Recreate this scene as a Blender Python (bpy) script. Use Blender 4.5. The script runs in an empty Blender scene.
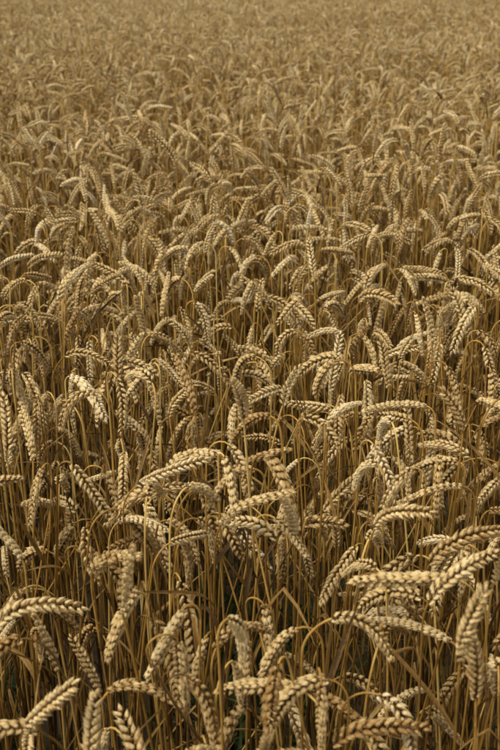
import bpy, math
import numpy as np
from mathutils import Vector
rng=np.random.default_rng(21)
scene=bpy.context.scene

# ------------------------------------------------------------------ materials
def new_mat(name):
    m=bpy.data.materials.new(name); m.use_nodes=True
    nt=m.node_tree; nt.nodes.clear(); return m,nt
def N(nt,t,**k):
    n=nt.nodes.new(t)
    for a,b in k.items(): setattr(n,a,b)
    return n
def plant_mat(name,dark,mid,light,trans,rough,nscale,bump,namp=0.5):
    m,nt=new_mat(name); L=nt.links.new
    out=N(nt,'ShaderNodeOutputMaterial')
    a=N(nt,'ShaderNodeAttribute',attribute_name='tint')
    b=N(nt,'ShaderNodeAttribute',attribute_name='tone',attribute_type='INSTANCER')
    tc=N(nt,'ShaderNodeTexCoord')
    mp=N(nt,'ShaderNodeMapping'); mp.inputs['Scale'].default_value=nscale
    L(tc.outputs['Object'],mp.inputs['Vector'])
    no=N(nt,'ShaderNodeTexNoise'); no.inputs['Scale'].default_value=6; no.inputs['Detail'].default_value=1
    L(mp.outputs[0],no.inputs['Vector'])
    s1=N(nt,'ShaderNodeMath',operation='MULTIPLY_ADD'); s1.inputs[1].default_value=namp
    L(no.outputs[0],s1.inputs[0]); L(a.outputs['Fac'],s1.inputs[2])
    s2=N(nt,'ShaderNodeMath',operation='MULTIPLY_ADD'); s2.inputs[1].default_value=0.5
    L(b.outputs['Fac'],s2.inputs[0]); L(s1.outputs[0],s2.inputs[2])
    s3=N(nt,'ShaderNodeMath',operation='SUBTRACT'); s3.inputs[1].default_value=0.25+namp*.5
    L(s2.outputs[0],s3.inputs[0])
    r=N(nt,'ShaderNodeValToRGB'); e=r.color_ramp.elements
    e[0].position=0.0; e[0].color=(*dark,1)
    e[1].position=1.0; e[1].color=(*light,1)
    x=e.new(0.5); x.color=(*mid,1)
    L(s3.outputs[0],r.inputs[0])
    p=N(nt,'ShaderNodeBsdfPrincipled'); p.inputs['Roughness'].default_value=rough
    p.inputs['Specular IOR Level'].default_value=0.2
    L(r.outputs[0],p.inputs['Base Color'])
    if bump>0:
        bp=N(nt,'ShaderNodeBump'); bp.inputs['Strength'].default_value=bump; bp.inputs['Distance'].default_value=0.0006
        L(no.outputs[0],bp.inputs['Height']); L(bp.outputs[0],p.inputs['Normal'])
    if trans>0:
        t=N(nt,'ShaderNodeBsdfTranslucent'); L(r.outputs[0],t.inputs[0])
        mx=N(nt,'ShaderNodeMixShader'); mx.inputs[0].default_value=trans
        L(p.outputs[0],mx.inputs[1]); L(t.outputs[0],mx.inputs[2]); L(mx.outputs[0],out.inputs[0])
    else: L(p.outputs[0],out.inputs[0])
    return m
M_EAR=plant_mat('ear_husk',(0.28,0.15,0.04),(0.68,0.495,0.215),(0.89,0.765,0.50),0,0.65,(130,130,130),0.8,.6)
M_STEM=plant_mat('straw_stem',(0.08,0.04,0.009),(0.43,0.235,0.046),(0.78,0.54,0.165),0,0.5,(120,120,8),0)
M_LEAF=plant_mat('dry_leaf',(0.08,0.042,0.012),(0.36,0.205,0.055),(0.72,0.51,0.20),0.2,0.65,(60,60,15),0)
M_WEED=plant_mat('weed_leaf',(0.02,0.026,0.006),(0.045,0.065,0.014),(0.09,0.12,0.03),0.2,0.5,(20,20,20),0)
MATS=[M_EAR,M_STEM,M_LEAF,M_WEED]

def build_mesh(name,V,F,M,T):
    me=bpy.data.meshes.new(name); nV=len(V); nF=len(F)
    me.vertices.add(nV); me.vertices.foreach_set('co',np.ascontiguousarray(V,dtype=np.float32).ravel())
    me.loops.add(nF*4); me.loops.foreach_set('vertex_index',np.ascontiguousarray(F,dtype=np.int32).ravel())
    me.polygons.add(nF); me.polygons.foreach_set('loop_start',np.arange(0,nF*4,4,dtype=np.int32))
    for m in MATS: me.materials.append(m)
    me.polygons.foreach_set('material_index',np.ascontiguousarray(M,dtype=np.int32))
    me.polygons.foreach_set('use_smooth',np.ones(nF,dtype=bool))
    at=me.attributes.new('tint','FLOAT','POINT'); at.data.foreach_set('value',np.ascontiguousarray(T,dtype=np.float32))
    me.update(calc_edges=True); return me
class Acc:
    def __init__(s): s.v=[];s.f=[];s.m=[];s.t=[];s.n=0
    def add(s,V,F,mat,T):
        F=np.asarray(F); s.v.append(V); s.f.append(F+s.n); s.m.append(np.full(len(F),mat)); s.t.append(T); s.n+=len(V)
    def mesh(s,name): return build_mesh(name,np.concatenate(s.v),np.concatenate(s.f),np.concatenate(s.m),np.concatenate(s.t))
def nrm(a): return a/(np.linalg.norm(a)+1e-12)
_fc={}
def gfaces(rings,sides,closed=True):
    k=(rings,sides,closed)
    if k not in _fc:
        F=[]
        for i in range(rings-1):
            for j in range(sides if closed else sides-1):
                a=i*sides+j; b=i*sides+(j+1)%sides
                F.append((a,b,b+sides,a+sides))
        _fc[k]=np.array(F)
    return _fc[k]

# ------------------------------------------------------------------ ear of wheat
U=np.array([0,.12,.34,.58,.80,.95,1.20]); RU=np.array([.48,.88,1.06,.92,.52,.19,.02])
TU=np.array([-.5,-.24,.02,.14,.10,.0,-.1])
def floret(acc,o,d,side,length,width,flat,T,curl,lo):
    sides=4 if lo else 7
    d=nrm(d); w=nrm(side-d*np.dot(side,d)); u=np.cross(w,d)
    UU,RR,TT=(U,RU,TU) if not lo else (U[[0,2,4,6]],RU[[0,2,4,6]],TU[[0,2,4,6]])
    a=2*math.pi*np.arange(sides)/sides; keel=np.where(np.arange(sides)==0,1.18,1.)
    ring=(np.cos(a)*flat*keel)[:,None]*u+np.sin(a)[:,None]*w
    C=o+d*length*UU[:,None]+u*curl*length*(UU**2)[:,None]
    V=(C[:,None,:]+width*.5*RR[:,None,None]*ring[None]).reshape(-1,3)
    acc.add(V,gfaces(len(UU),sides),0,np.repeat(T+TT,sides))
def ear(acc,rg,bend,lo=False):
    earL=rg.uniform(.068,.098); nsp=int(round(earL/rg.uniform(.0039,.0045))); roll=rg.uniform(0,math.pi)
    uu=(np.arange(nsp)+.5)/nsp; th=bend*(1-(1-uu)**2.0); ds=earL/nsp
    E=np.zeros((nsp+1,3)); E[1:,0]=np.cumsum(np.sin(th))*ds; E[1:,2]=np.cumsum(np.cos(th))*ds
    E[:,1]+=rg.normal(0,.007)*np.linspace(0,1,nsp+1)**2
    bin_=np.array([0,1.,0]); eT=rg.uniform(.20,.5); fat=rg.uniform(.92,1.16); twist=rg.normal(0,.6)
    for i in range(nsp+1):
        u=i/nsp; rl=roll+twist*u
        t=nrm(E[min(i+1,nsp)]-E[max(i-1,0)])
        a0=np.cross(t,bin_); sd=math.cos(rl)*bin_+math.sin(rl)*a0; fn=np.cross(t,sd)
        s=1 if i%2 else -1
        sz=fat*(.62+.38*min(1,u*4))*(1-.36*max(0,(u-.55)/.45))*rg.uniform(.88,1.08)
        if i==nsp: s=0.001
        sp=math.radians(31+rg.normal(0,5))*(1 if i<nsp else 0)
        base=E[i]+sd*s*.0014; dirc=t*math.cos(sp)+sd*s*math.sin(sp)
        parts=[(-1,.0092,.0060),(1,.0092,.0060),(0,.0106,.0058)] if lo else [(-1.35,.0070,.0047),(1.35,.0070,.0047),(-.66,.0094,.0056),(.66,.0094,.0056),(0,.0108,.0052)]
        for fx,ln,wd in parts:
            dd=dirc+fn*fx*(.36+rg.normal(0,.05))+rg.normal(0,.055,3)
            b=base+fn*fx*.0019*sz+t*(.0012 if abs(fx)<1 else 0)+sd*s*(.0012 if abs(fx)<1 else .0004)
            floret(acc,b,dd,fn,ln*sz*rg.uniform(.9,1.1),wd*sz,.9,eT+rg.normal(0,.10),rg.normal(-.06,.06),lo)
NV=36
BEND=np.radians(np.linspace(5,85,NV))
def lib(name,lo,seed):
    c=bpy.data.collections.new(name)
    for i in range(NV):
        a=Acc(); ear(a,np.random.default_rng(seed+i),BEND[i],lo)
        c.objects.link(bpy.data.objects.new('%s_%02d'%(name,i),a.mesh('%s_%02d'%(name,i))))
    return c
ear_lib=lib('wheat_ear',False,100); ear_lib_far=lib('wheat_ear_simple',True,300)

# ------------------------------------------------------------------ vectorised straw and leaves
class Big:
    def __init__(s): s.V=[];s.F=[];s.M=[];s.T=[];s.n=0
    def add(s,V,gf,mat,T):
        n,k,_=V.shape
        F=(gf[None]+(np.arange(n)*k)[:,None,None]).reshape(-1,4)+s.n
        s.V.append(V.reshape(-1,3));s.F.append(F);s.M.append(np.full(len(F),mat));s.T.append(T.reshape(-1));s.n+=n*k
    def mesh(s,name): return build_mesh(name,np.concatenate(s.V),np.concatenate(s.F),np.concatenate(s.M),np.concatenate(s.T))
def stalks(big,X,Y,H,az,thE,neck,lean,leanaz,tone,sides,kb,kn,rg):
    n=len(X); Ls=H-neck*.35
    seg=np.concatenate([np.repeat(((Ls-neck)/kb)[:,None],kb,1),np.repeat((neck/kn)[:,None],kn,1)],1)
    u=(np.arange(kn)+.5)/kn; ex=rg.uniform(1.0,2.6,n)[:,None]; u=u[None]**ex
    th=np.concatenate([np.zeros((n,kb)),thE[:,None]*u],1)
    r=np.cumsum(np.sin(th)*seg,1); z=np.cumsum(np.cos(th)*seg,1)
    r=np.c_[np.zeros(n),r]; z=np.c_[np.zeros(n),z]
    cz,sz=np.cos(az)[:,None],np.sin(az)[:,None]
    q=z/H[:,None]; off=lean[:,None]*H[:,None]*(.6*q+.4*q*q)
    wb=rg.normal(0,.012,n)[:,None]*np.sin(q*rg.uniform(3,7,n)[:,None])*(q<1.1)*q*(1.15-q)*2
    P=np.stack([X[:,None]+r*cz+off*np.cos(leanaz)[:,None]-wb*sz, Y[:,None]+r*sz+off*np.sin(leanaz)[:,None]+wb*cz, z-lean[:,None]**2*.4*q*H[:,None]],2)
    t=np.gradient(P,axis=1); t/=np.linalg.norm(t,axis=2,keepdims=True)
    b=np.stack([-np.sin(az),np.cos(az),np.zeros(n)],1)[:,None,:]; b=b-t*np.sum(b*t,2,keepdims=True); b/=np.linalg.norm(b,axis=2,keepdims=True)
    c=np.cross(t,b)
    K=kb+kn+1
    R=(.0023-.0010*np.clip(q,0,1))*rg.uniform(.85,1.2,n)[:,None]
    a=2*np.pi*np.arange(sides)/sides
    V=P[:,:,None,:]+R[:,:,None,None]*(np.cos(a)[None,None,:,None]*b[:,:,None,:]+np.sin(a)[None,None,:,None]*c[:,:,None,:])
    T=(rg.uniform(-.05,.7,n)-.12+tone*.5)[:,None]+.34*q+rg.normal(0,.06,(n,K))  # random straw tone, plus canopy shade painted in as darker lower stems
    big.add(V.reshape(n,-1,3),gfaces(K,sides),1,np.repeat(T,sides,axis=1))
    return P,t
def tube2(big,A,B,r0,rm,r1,T,mat,sides=6):
    n=len(A); d=B-A; t=d/np.linalg.norm(d,axis=1,keepdims=True); b=np.cross(t,[0.2,1,.1]); b/=np.linalg.norm(b,axis=1,keepdims=True); c=np.cross(t,b)
    a=2*np.pi*np.arange(sides)/sides; ring=np.cos(a)[None,:,None]*b[:,None]+np.sin(a)[None,:,None]*c[:,None]
    V=np.concatenate([(A+d*f)[:,None]+ring*r for f,r in ((0,r0),(.5,rm),(1,r1))],1)
    big.add(V,gfaces(3,sides),mat,np.repeat(T[:,None],3*sides,1))
def leaves(big,base,az,L,el0,droop,wid,T,rg,seg=9,mat=2,tw=1.8,kp=.35):
    n=len(base); i=np.arange(seg)
    kink=rg.integers(1,6,n); ka=np.where(rg.random(n)<kp,rg.uniform(.8,2.4,n),0)
    el=np.maximum(el0[:,None]-droop[:,None]*(i+1)-ka[:,None]*(i[None]>=kink[:,None]),-1.5)
    A=az[:,None]+rg.normal(0,.08,n)[:,None]*i
    d=np.stack([np.cos(el)*np.cos(A),np.cos(el)*np.sin(A),np.sin(el)],2)*(L/seg)[:,None,None]
    P=np.concatenate([base[:,None],base[:,None]+np.cumsum(d,1)],1); P[:,:,2]=np.maximum(P[:,:,2],.004)
    t=np.gradient(P,axis=1); t/=np.linalg.norm(t,axis=2,keepdims=True)+1e-9
    s=np.stack([-np.sin(az),np.cos(az),np.full(n,.01)],1)[:,None]; s=s-t*np.sum(s*t,2,keepdims=True); s/=np.linalg.norm(s,axis=2,keepdims=True)+1e-9
    u=np.cross(t,s); g=np.linspace(0,1,seg+1); tw_=(rg.normal(0,tw,n)[:,None]*g)[:,:,None]
    s2=np.cos(tw_)*s+np.sin(tw_)*u; u2=np.cross(t,s2)
    W=(wid[:,None]*.5*np.minimum(1,.35+3*g)*(1-g**2.2)+.0002)[:,:,None]; fo=rg.uniform(.1,.9,n)[:,None,None]
    V=np.stack([P-s2*W+u2*W*fo,P,P+s2*W+u2*W*fo],2).reshape(n,-1,3)
    Tt=T[:,None]+np.tile([.08,-.1,.08],seg+1)[None]+rg.normal(0,.03,(n,3*(seg+1)))
    big.add(V,gfaces(seg+1,3,False),mat,Tt)

# ------------------------------------------------------------------ layout
tab=np.random.default_rng(3).random((256,256))
def vnoise(x,y,s):
    x=x/s+40;y=y/s+40; xi=np.floor(x).astype(int);yi=np.floor(y).astype(int);fx=x-xi;fy=y-yi
    fx=fx*fx*(3-2*fx);fy=fy*fy*(3-2*fy); g=lambda a,b: tab[a%256,b%256]
    return (g(xi,yi)*(1-fx)+g(xi+1,yi)*fx)*(1-fy)+(g(xi,yi+1)*(1-fx)+g(xi+1,yi+1)*fx)*fy
def jitter(dens,y0,y1,hw0,hw1,lim=12):
    c=1/math.sqrt(dens); ys=np.arange(y0,y1,c); xs=np.arange(-lim,lim,c)
    X,Y=np.meshgrid(xs,ys); X=X.ravel()+rng.uniform(-.8,.8,X.size)*c; Y=Y.ravel()+rng.uniform(-.8,.8,Y.size)*c
    k=np.abs(X)<hw0+hw1*np.maximum(Y,0); k&=~((np.hypot(X,Y)<.33)); return X[k],Y[k]
# thin spots where the dark floor shows: (x,y,radius,amount)
GAPS=[(0.0,1.50,.12,.8),(0.0,1.72,.13,.85),(0.02,2.0,.12,.8),(-.05,2.6,.16,.6),(.62,3.2,.24,.6),(-.62,1.6,.10,.5),(.40,2.4,.12,.6),(-.5,2.6,.15,.5)]
def thin(X,Y,amt,rag=.2):
    p=1-amt*np.clip((Y-.9)/.8,.25,1)*(vnoise(X,Y,rag)<.40)
    for gx,gy,r,a in GAPS: p=np.where(np.hypot(X-gx,Y-gy)<r,p*(1-a),p)
    k=rng.random(X.size)<p; return X[k],Y[k]

big=Big(); EP=[];ER=[];ES=[];ET=[];EVAR=[];EG=[]
def zone(dens,y0,y1,hw0,hw1,sides,kb,kn,grp,leafp,nodes,amt=.6,lim=12):
    X,Y=jitter(dens,y0,y1,hw0,hw1,lim); X,Y=thin(X,Y,amt); n=X.size
    H=(.84+.15*(vnoise(X,Y,.5)-.5)+rng.normal(0,.048,n)); H-=np.where(rng.random(n)<.28,rng.uniform(.05,.28,n),0)
    H+=.04*np.exp(-((X-.25)**2/.06+(Y-1.0)**2/.12))
    var=rng.integers(0,NV,n); bend=BEND[var]
    k=rng.random(n)
    fin=np.radians(np.where(k<.12,rng.uniform(8,60,n),np.where(k<.34,rng.uniform(70,130,n),rng.uniform(138,182,n))))
    var=np.where(bend>fin*.75,var*np.clip(fin*.75/bend,0,1),var).astype(int); var=np.clip(var,0,NV-1); bend=BEND[var]
    thE=np.maximum(fin-bend,.03)
    neck=(rng.uniform(.028,.07,n)+np.where(rng.random(n)<.25,rng.uniform(0,.06,n),0))*(.6+.4*np.minimum(1,thE/1.6))
    side=np.where(vnoise(X,Y,.45)<.5,math.pi,0.0)-.35
    az=np.where(rng.random(n)<.4,side+rng.normal(0,.7,n),rng.uniform(-math.pi,math.pi,n))
    lean=np.abs(rng.normal(0,.085,n)); lo=rng.random(n)<.07; lean[lo]=rng.uniform(.2,.55,lo.sum())
    laz=rng.uniform(-math.pi,math.pi,n)
    tone=np.clip(.49+(vnoise(X,Y,.9)-.5)*.4+rng.normal(0,.21,n)+.22*np.clip((Y-3)/8,0,1),0,1.1)
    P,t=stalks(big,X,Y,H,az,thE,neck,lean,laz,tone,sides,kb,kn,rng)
    tip=P[:,-1]; tt=P[:,-1]-P[:,-2]; tt/=np.linalg.norm(tt,axis=1,keepdims=True)
    EP.append(tip-tt*.001); ER.append(np.c_[np.zeros(n),thE,az]); ES.append(rng.uniform(.80,1.18,n)); ET.append(tone); EVAR.append(var); EG.append(np.full(n,grp))
    if nodes:
        for f in (.3,.55):
            ii=np.full(n,max(1,int(kb*f))); A=P[np.arange(n),ii]; B=P[np.arange(n),ii+1]; d=B-A; d/=np.linalg.norm(d,axis=1,keepdims=True)
            tube2(big,A-d*.003,A+d*.004,.0016,.0028,.0018,tone*.5-.15,1)
            tube2(big,A+d*.004,A+d*rng.uniform(.06,.13,n)[:,None],.0023,.0027,.0022,tone*.5+rng.uniform(-.1,.5,n),2)
    for rep in range(2 if leafp>.9 else 1):
        m=rng.random(n)<leafp*(1-.35*rep); idx=np.where(m)[0]
        if len(idx):
            h=rng.uniform(.3,.97,len(idx))*kb; j=np.floor(h).astype(int); f=(h-j)[:,None]
            base=P[idx,j]*(1-f)+P[idx,j+1]*f; q=len(idx)
            leaves(big,base,rng.uniform(0,6.28,q),rng.uniform(.09,.22,q),rng.uniform(1.0,1.5,q),rng.uniform(.0,.15,q),rng.uniform(.003,.0085,q),rng.uniform(-.1,.8,q)+.2,rng,seg=8 if nodes else 6,kp=.5)
    return n
c1=zone(420,.1,4.5,1.1,.30,5,9,8,0,1.0,True)
c2=zone(365,4.5,9,1.1,.30,4,4,6,1,.6,False)
c3=zone(290,9,18,1.1,.29,3,3,5,1,.0,False,.25)
c4=zone(60,18,60,1.5,.28,3,2,4,1,.0,False,.0,20)
X,Y=jitter(160,.1,6.0,1.0,.29); X,Y=thin(X,Y,.5); n5=X.size; H=rng.uniform(.4,.86,n5)
P,_=stalks(big,X,Y,H,rng.uniform(0,6.28,n5),rng.uniform(.0,.3,n5),rng.uniform(.05,.1,n5),np.abs(rng.normal(0,.2,n5)),rng.uniform(0,6.28,n5),rng.uniform(.0,.7,n5),4,5,3,rng)
leaves(big,P[:,5],rng.uniform(0,6.28,n5),rng.uniform(.08,.2,n5),rng.uniform(1.0,1.5,n5),rng.uniform(.0,.25,n5),rng.uniform(.003,.007,n5),rng.uniform(.0,.9,n5),rng,seg=6)
nstraw=big.n
straw=bpy.data.objects.new('straw',big.mesh('straw'))

def scatter(name,pos,rot,scl,tone,var,grp,libs):
    me=bpy.data.meshes.new(name); me.from_pydata(pos.tolist(),[],[])
    def attr(n,t,key,arr,dt): me.attributes.new(n,t,'POINT').data.foreach_set(key,np.ascontiguousarray(arr,dtype=dt).ravel())
    attr('rot','FLOAT_VECTOR','vector',rot,np.float32); attr('scl','FLOAT','value',scl,np.float32); attr('tone','FLOAT','value',tone,np.float32)
    attr('variant','INT','value',var,np.int32); attr('grp','INT','value',grp,np.int32)
    ob=bpy.data.objects.new(name,me); scene.collection.objects.link(ob)
    ng=bpy.data.node_groups.new(name+'_scatter','GeometryNodeTree')
    ng.interface.new_socket('Geometry',in_out='INPUT',socket_type='NodeSocketGeometry')
    ng.interface.new_socket('Geometry',in_out='OUTPUT',socket_type='NodeSocketGeometry')
    gi=ng.nodes.new('NodeGroupInput'); go=ng.nodes.new('NodeGroupOutput'); L=ng.links.new
    jn=ng.nodes.new('GeometryNodeJoinGeometry')
    def na(n,t):
        x=ng.nodes.new('GeometryNodeInputNamedAttribute'); x.data_type=t; x.inputs['Name'].default_value=n; return x.outputs[0]
    for i,l in enumerate(libs):
        ci=ng.nodes.new('GeometryNodeCollectionInfo'); ci.inputs['Collection'].default_value=l
        ci.inputs['Separate Children'].default_value=True; ci.inputs['Reset Children'].default_value=True
        cmp=ng.nodes.new('FunctionNodeCompare'); cmp.data_type='INT'; cmp.operation='EQUAL'
        ints=[s for s in cmp.inputs if s.type=='INT']; L(na('grp','INT'),ints[0]); ints[1].default_value=i
        io=ng.nodes.new('GeometryNodeInstanceOnPoints')
        L(gi.outputs[0],io.inputs['Points']); L(cmp.outputs[0],io.inputs['Selection']); L(ci.outputs[0],io.inputs['Instance'])
        io.inputs['Pick Instance'].default_value=True
        L(na('variant','INT'),io.inputs['Instance Index']); L(na('rot','FLOAT_VECTOR'),io.inputs['Rotation']); L(na('scl','FLOAT'),io.inputs['Scale'])
        L(io.outputs[0],jn.inputs[0])
    L(jn.outputs[0],go.inputs[0]); ob.modifiers.new('scatter','NODES').node_group=ng
    return ob
C=np.concatenate
ears=scatter('ears',C(EP),C(ER),C(ES),C(ET),C(EVAR),C(EG),[ear_lib,ear_lib_far])
field=bpy.data.objects.new('wheat_field',None); scene.collection.objects.link(field)
scene.collection.objects.link(straw); straw.parent=field; ears.parent=field

# ------------------------------------------------------------------ weeds
wb=Big(); X4,Y4=jitter(34,0.3,6,.8,.28); k=vnoise(X4+9,Y4,.5)>.5; X4=X4[k];Y4=Y4[k]
for gx,gy,r,a in GAPS: X4=np.r_[X4,gx+rng.normal(0,r*.8,14)]; Y4=np.r_[Y4,gy+rng.normal(0,r*.8,14)]
X4=np.repeat(X4,12);Y4=np.repeat(Y4,12); n4=X4.size
leaves(wb,np.c_[X4+rng.normal(0,.025,n4),Y4+rng.normal(0,.025,n4),np.zeros(n4)],rng.uniform(0,6.28,n4),rng.uniform(.08,.34,n4),rng.uniform(.9,1.5,n4),rng.uniform(.02,.2,n4),rng.uniform(.004,.012,n4),rng.uniform(.3,.9,n4),rng,seg=7,mat=3,tw=1)
scene.collection.objects.link(bpy.data.objects.new('green_weeds',wb.mesh('green_weeds')))

# ------------------------------------------------------------------ ground
me=bpy.data.meshes.new('ground'); S=600
me.from_pydata([(-S,-S,0),(S,-S,0),(S,S,0),(-S,S,0)],[],[(0,1,2,3)])
m,nt=new_mat('soil'); L=nt.links.new
o=N(nt,'ShaderNodeOutputMaterial');p=N(nt,'ShaderNodeBsdfPrincipled');p.inputs['Roughness'].default_value=.95
tc=N(nt,'ShaderNodeTexCoord');no=N(nt,'ShaderNodeTexNoise');no.inputs['Scale'].default_value=14;no.inputs['Detail'].default_value=8
L(tc.outputs['Object'],no.inputs['Vector']);r=N(nt,'ShaderNodeValToRGB')
r.color_ramp.elements[0].position=.3;r.color_ramp.elements[0].color=(.02,.015,.007,1);r.color_ramp.elements[1].position=.7;r.color_ramp.elements[1].color=(.10,.07,.033,1)
L(no.outputs[0],r.inputs[0]);L(r.outputs[0],p.inputs['Base Color']);b=N(nt,'ShaderNodeBump');b.inputs['Distance'].default_value=.03;L(no.outputs[0],b.inputs['Height']);L(b.outputs[0],p.inputs['Normal']);L(p.outputs[0],o.inputs[0])
me.materials.append(m); gr=bpy.data.objects.new('ground',me); scene.collection.objects.link(gr)

# ------------------------------------------------------------------ light
w=bpy.data.worlds.new('World'); scene.world=w; w.use_nodes=True; nt=w.node_tree; nt.nodes.clear(); L=nt.links.new
EL=math.radians(60); AZ=math.radians(-125)
sky=N(nt,'ShaderNodeTexSky',sky_type='NISHITA'); sky.sun_disc=False; sky.sun_elevation=EL; sky.sun_rotation=AZ
hs=N(nt,'ShaderNodeHueSaturation'); hs.inputs['Saturation'].default_value=.22
bg=N(nt,'ShaderNodeBackground'); bg.inputs['Strength'].default_value=.15
wo=N(nt,'ShaderNodeOutputWorld'); L(sky.outputs[0],hs.inputs['Color']); L(hs.outputs[0],bg.inputs[0]); L(bg.outputs[0],wo.inputs[0])
sl=bpy.data.lights.new('sun','SUN'); sl.energy=2.9; sl.angle=math.radians(25); sl.color=(1,.945,.85)
so=bpy.data.objects.new('sun',sl); scene.collection.objects.link(so)
d=Vector((math.sin(AZ)*math.cos(EL),math.cos(AZ)*math.cos(EL),math.sin(EL)))
so.rotation_euler=d.to_track_quat('Z','Y').to_euler()

# ------------------------------------------------------------------ camera
cd=bpy.data.cameras.new('camera'); cam=bpy.data.objects.new('camera',cd); scene.collection.objects.link(cam)
cd.sensor_fit='VERTICAL'; cd.sensor_height=36; cd.sensor_width=24; cd.lens=50; cd.clip_start=.02; cd.clip_end=2000
cam.location=(0,0,1.53); cam.rotation_euler=(math.radians(90-22.3),0,0)
cd.dof.use_dof=True; cd.dof.focus_distance=1.7; cd.dof.aperture_fstop=9.5
scene.camera=cam
scene.view_settings.view_transform='Standard'; scene.view_settings.look='None'; scene.view_settings.exposure=0
print('counts',c1,c2,c3,c4,n5,nstraw,n4)
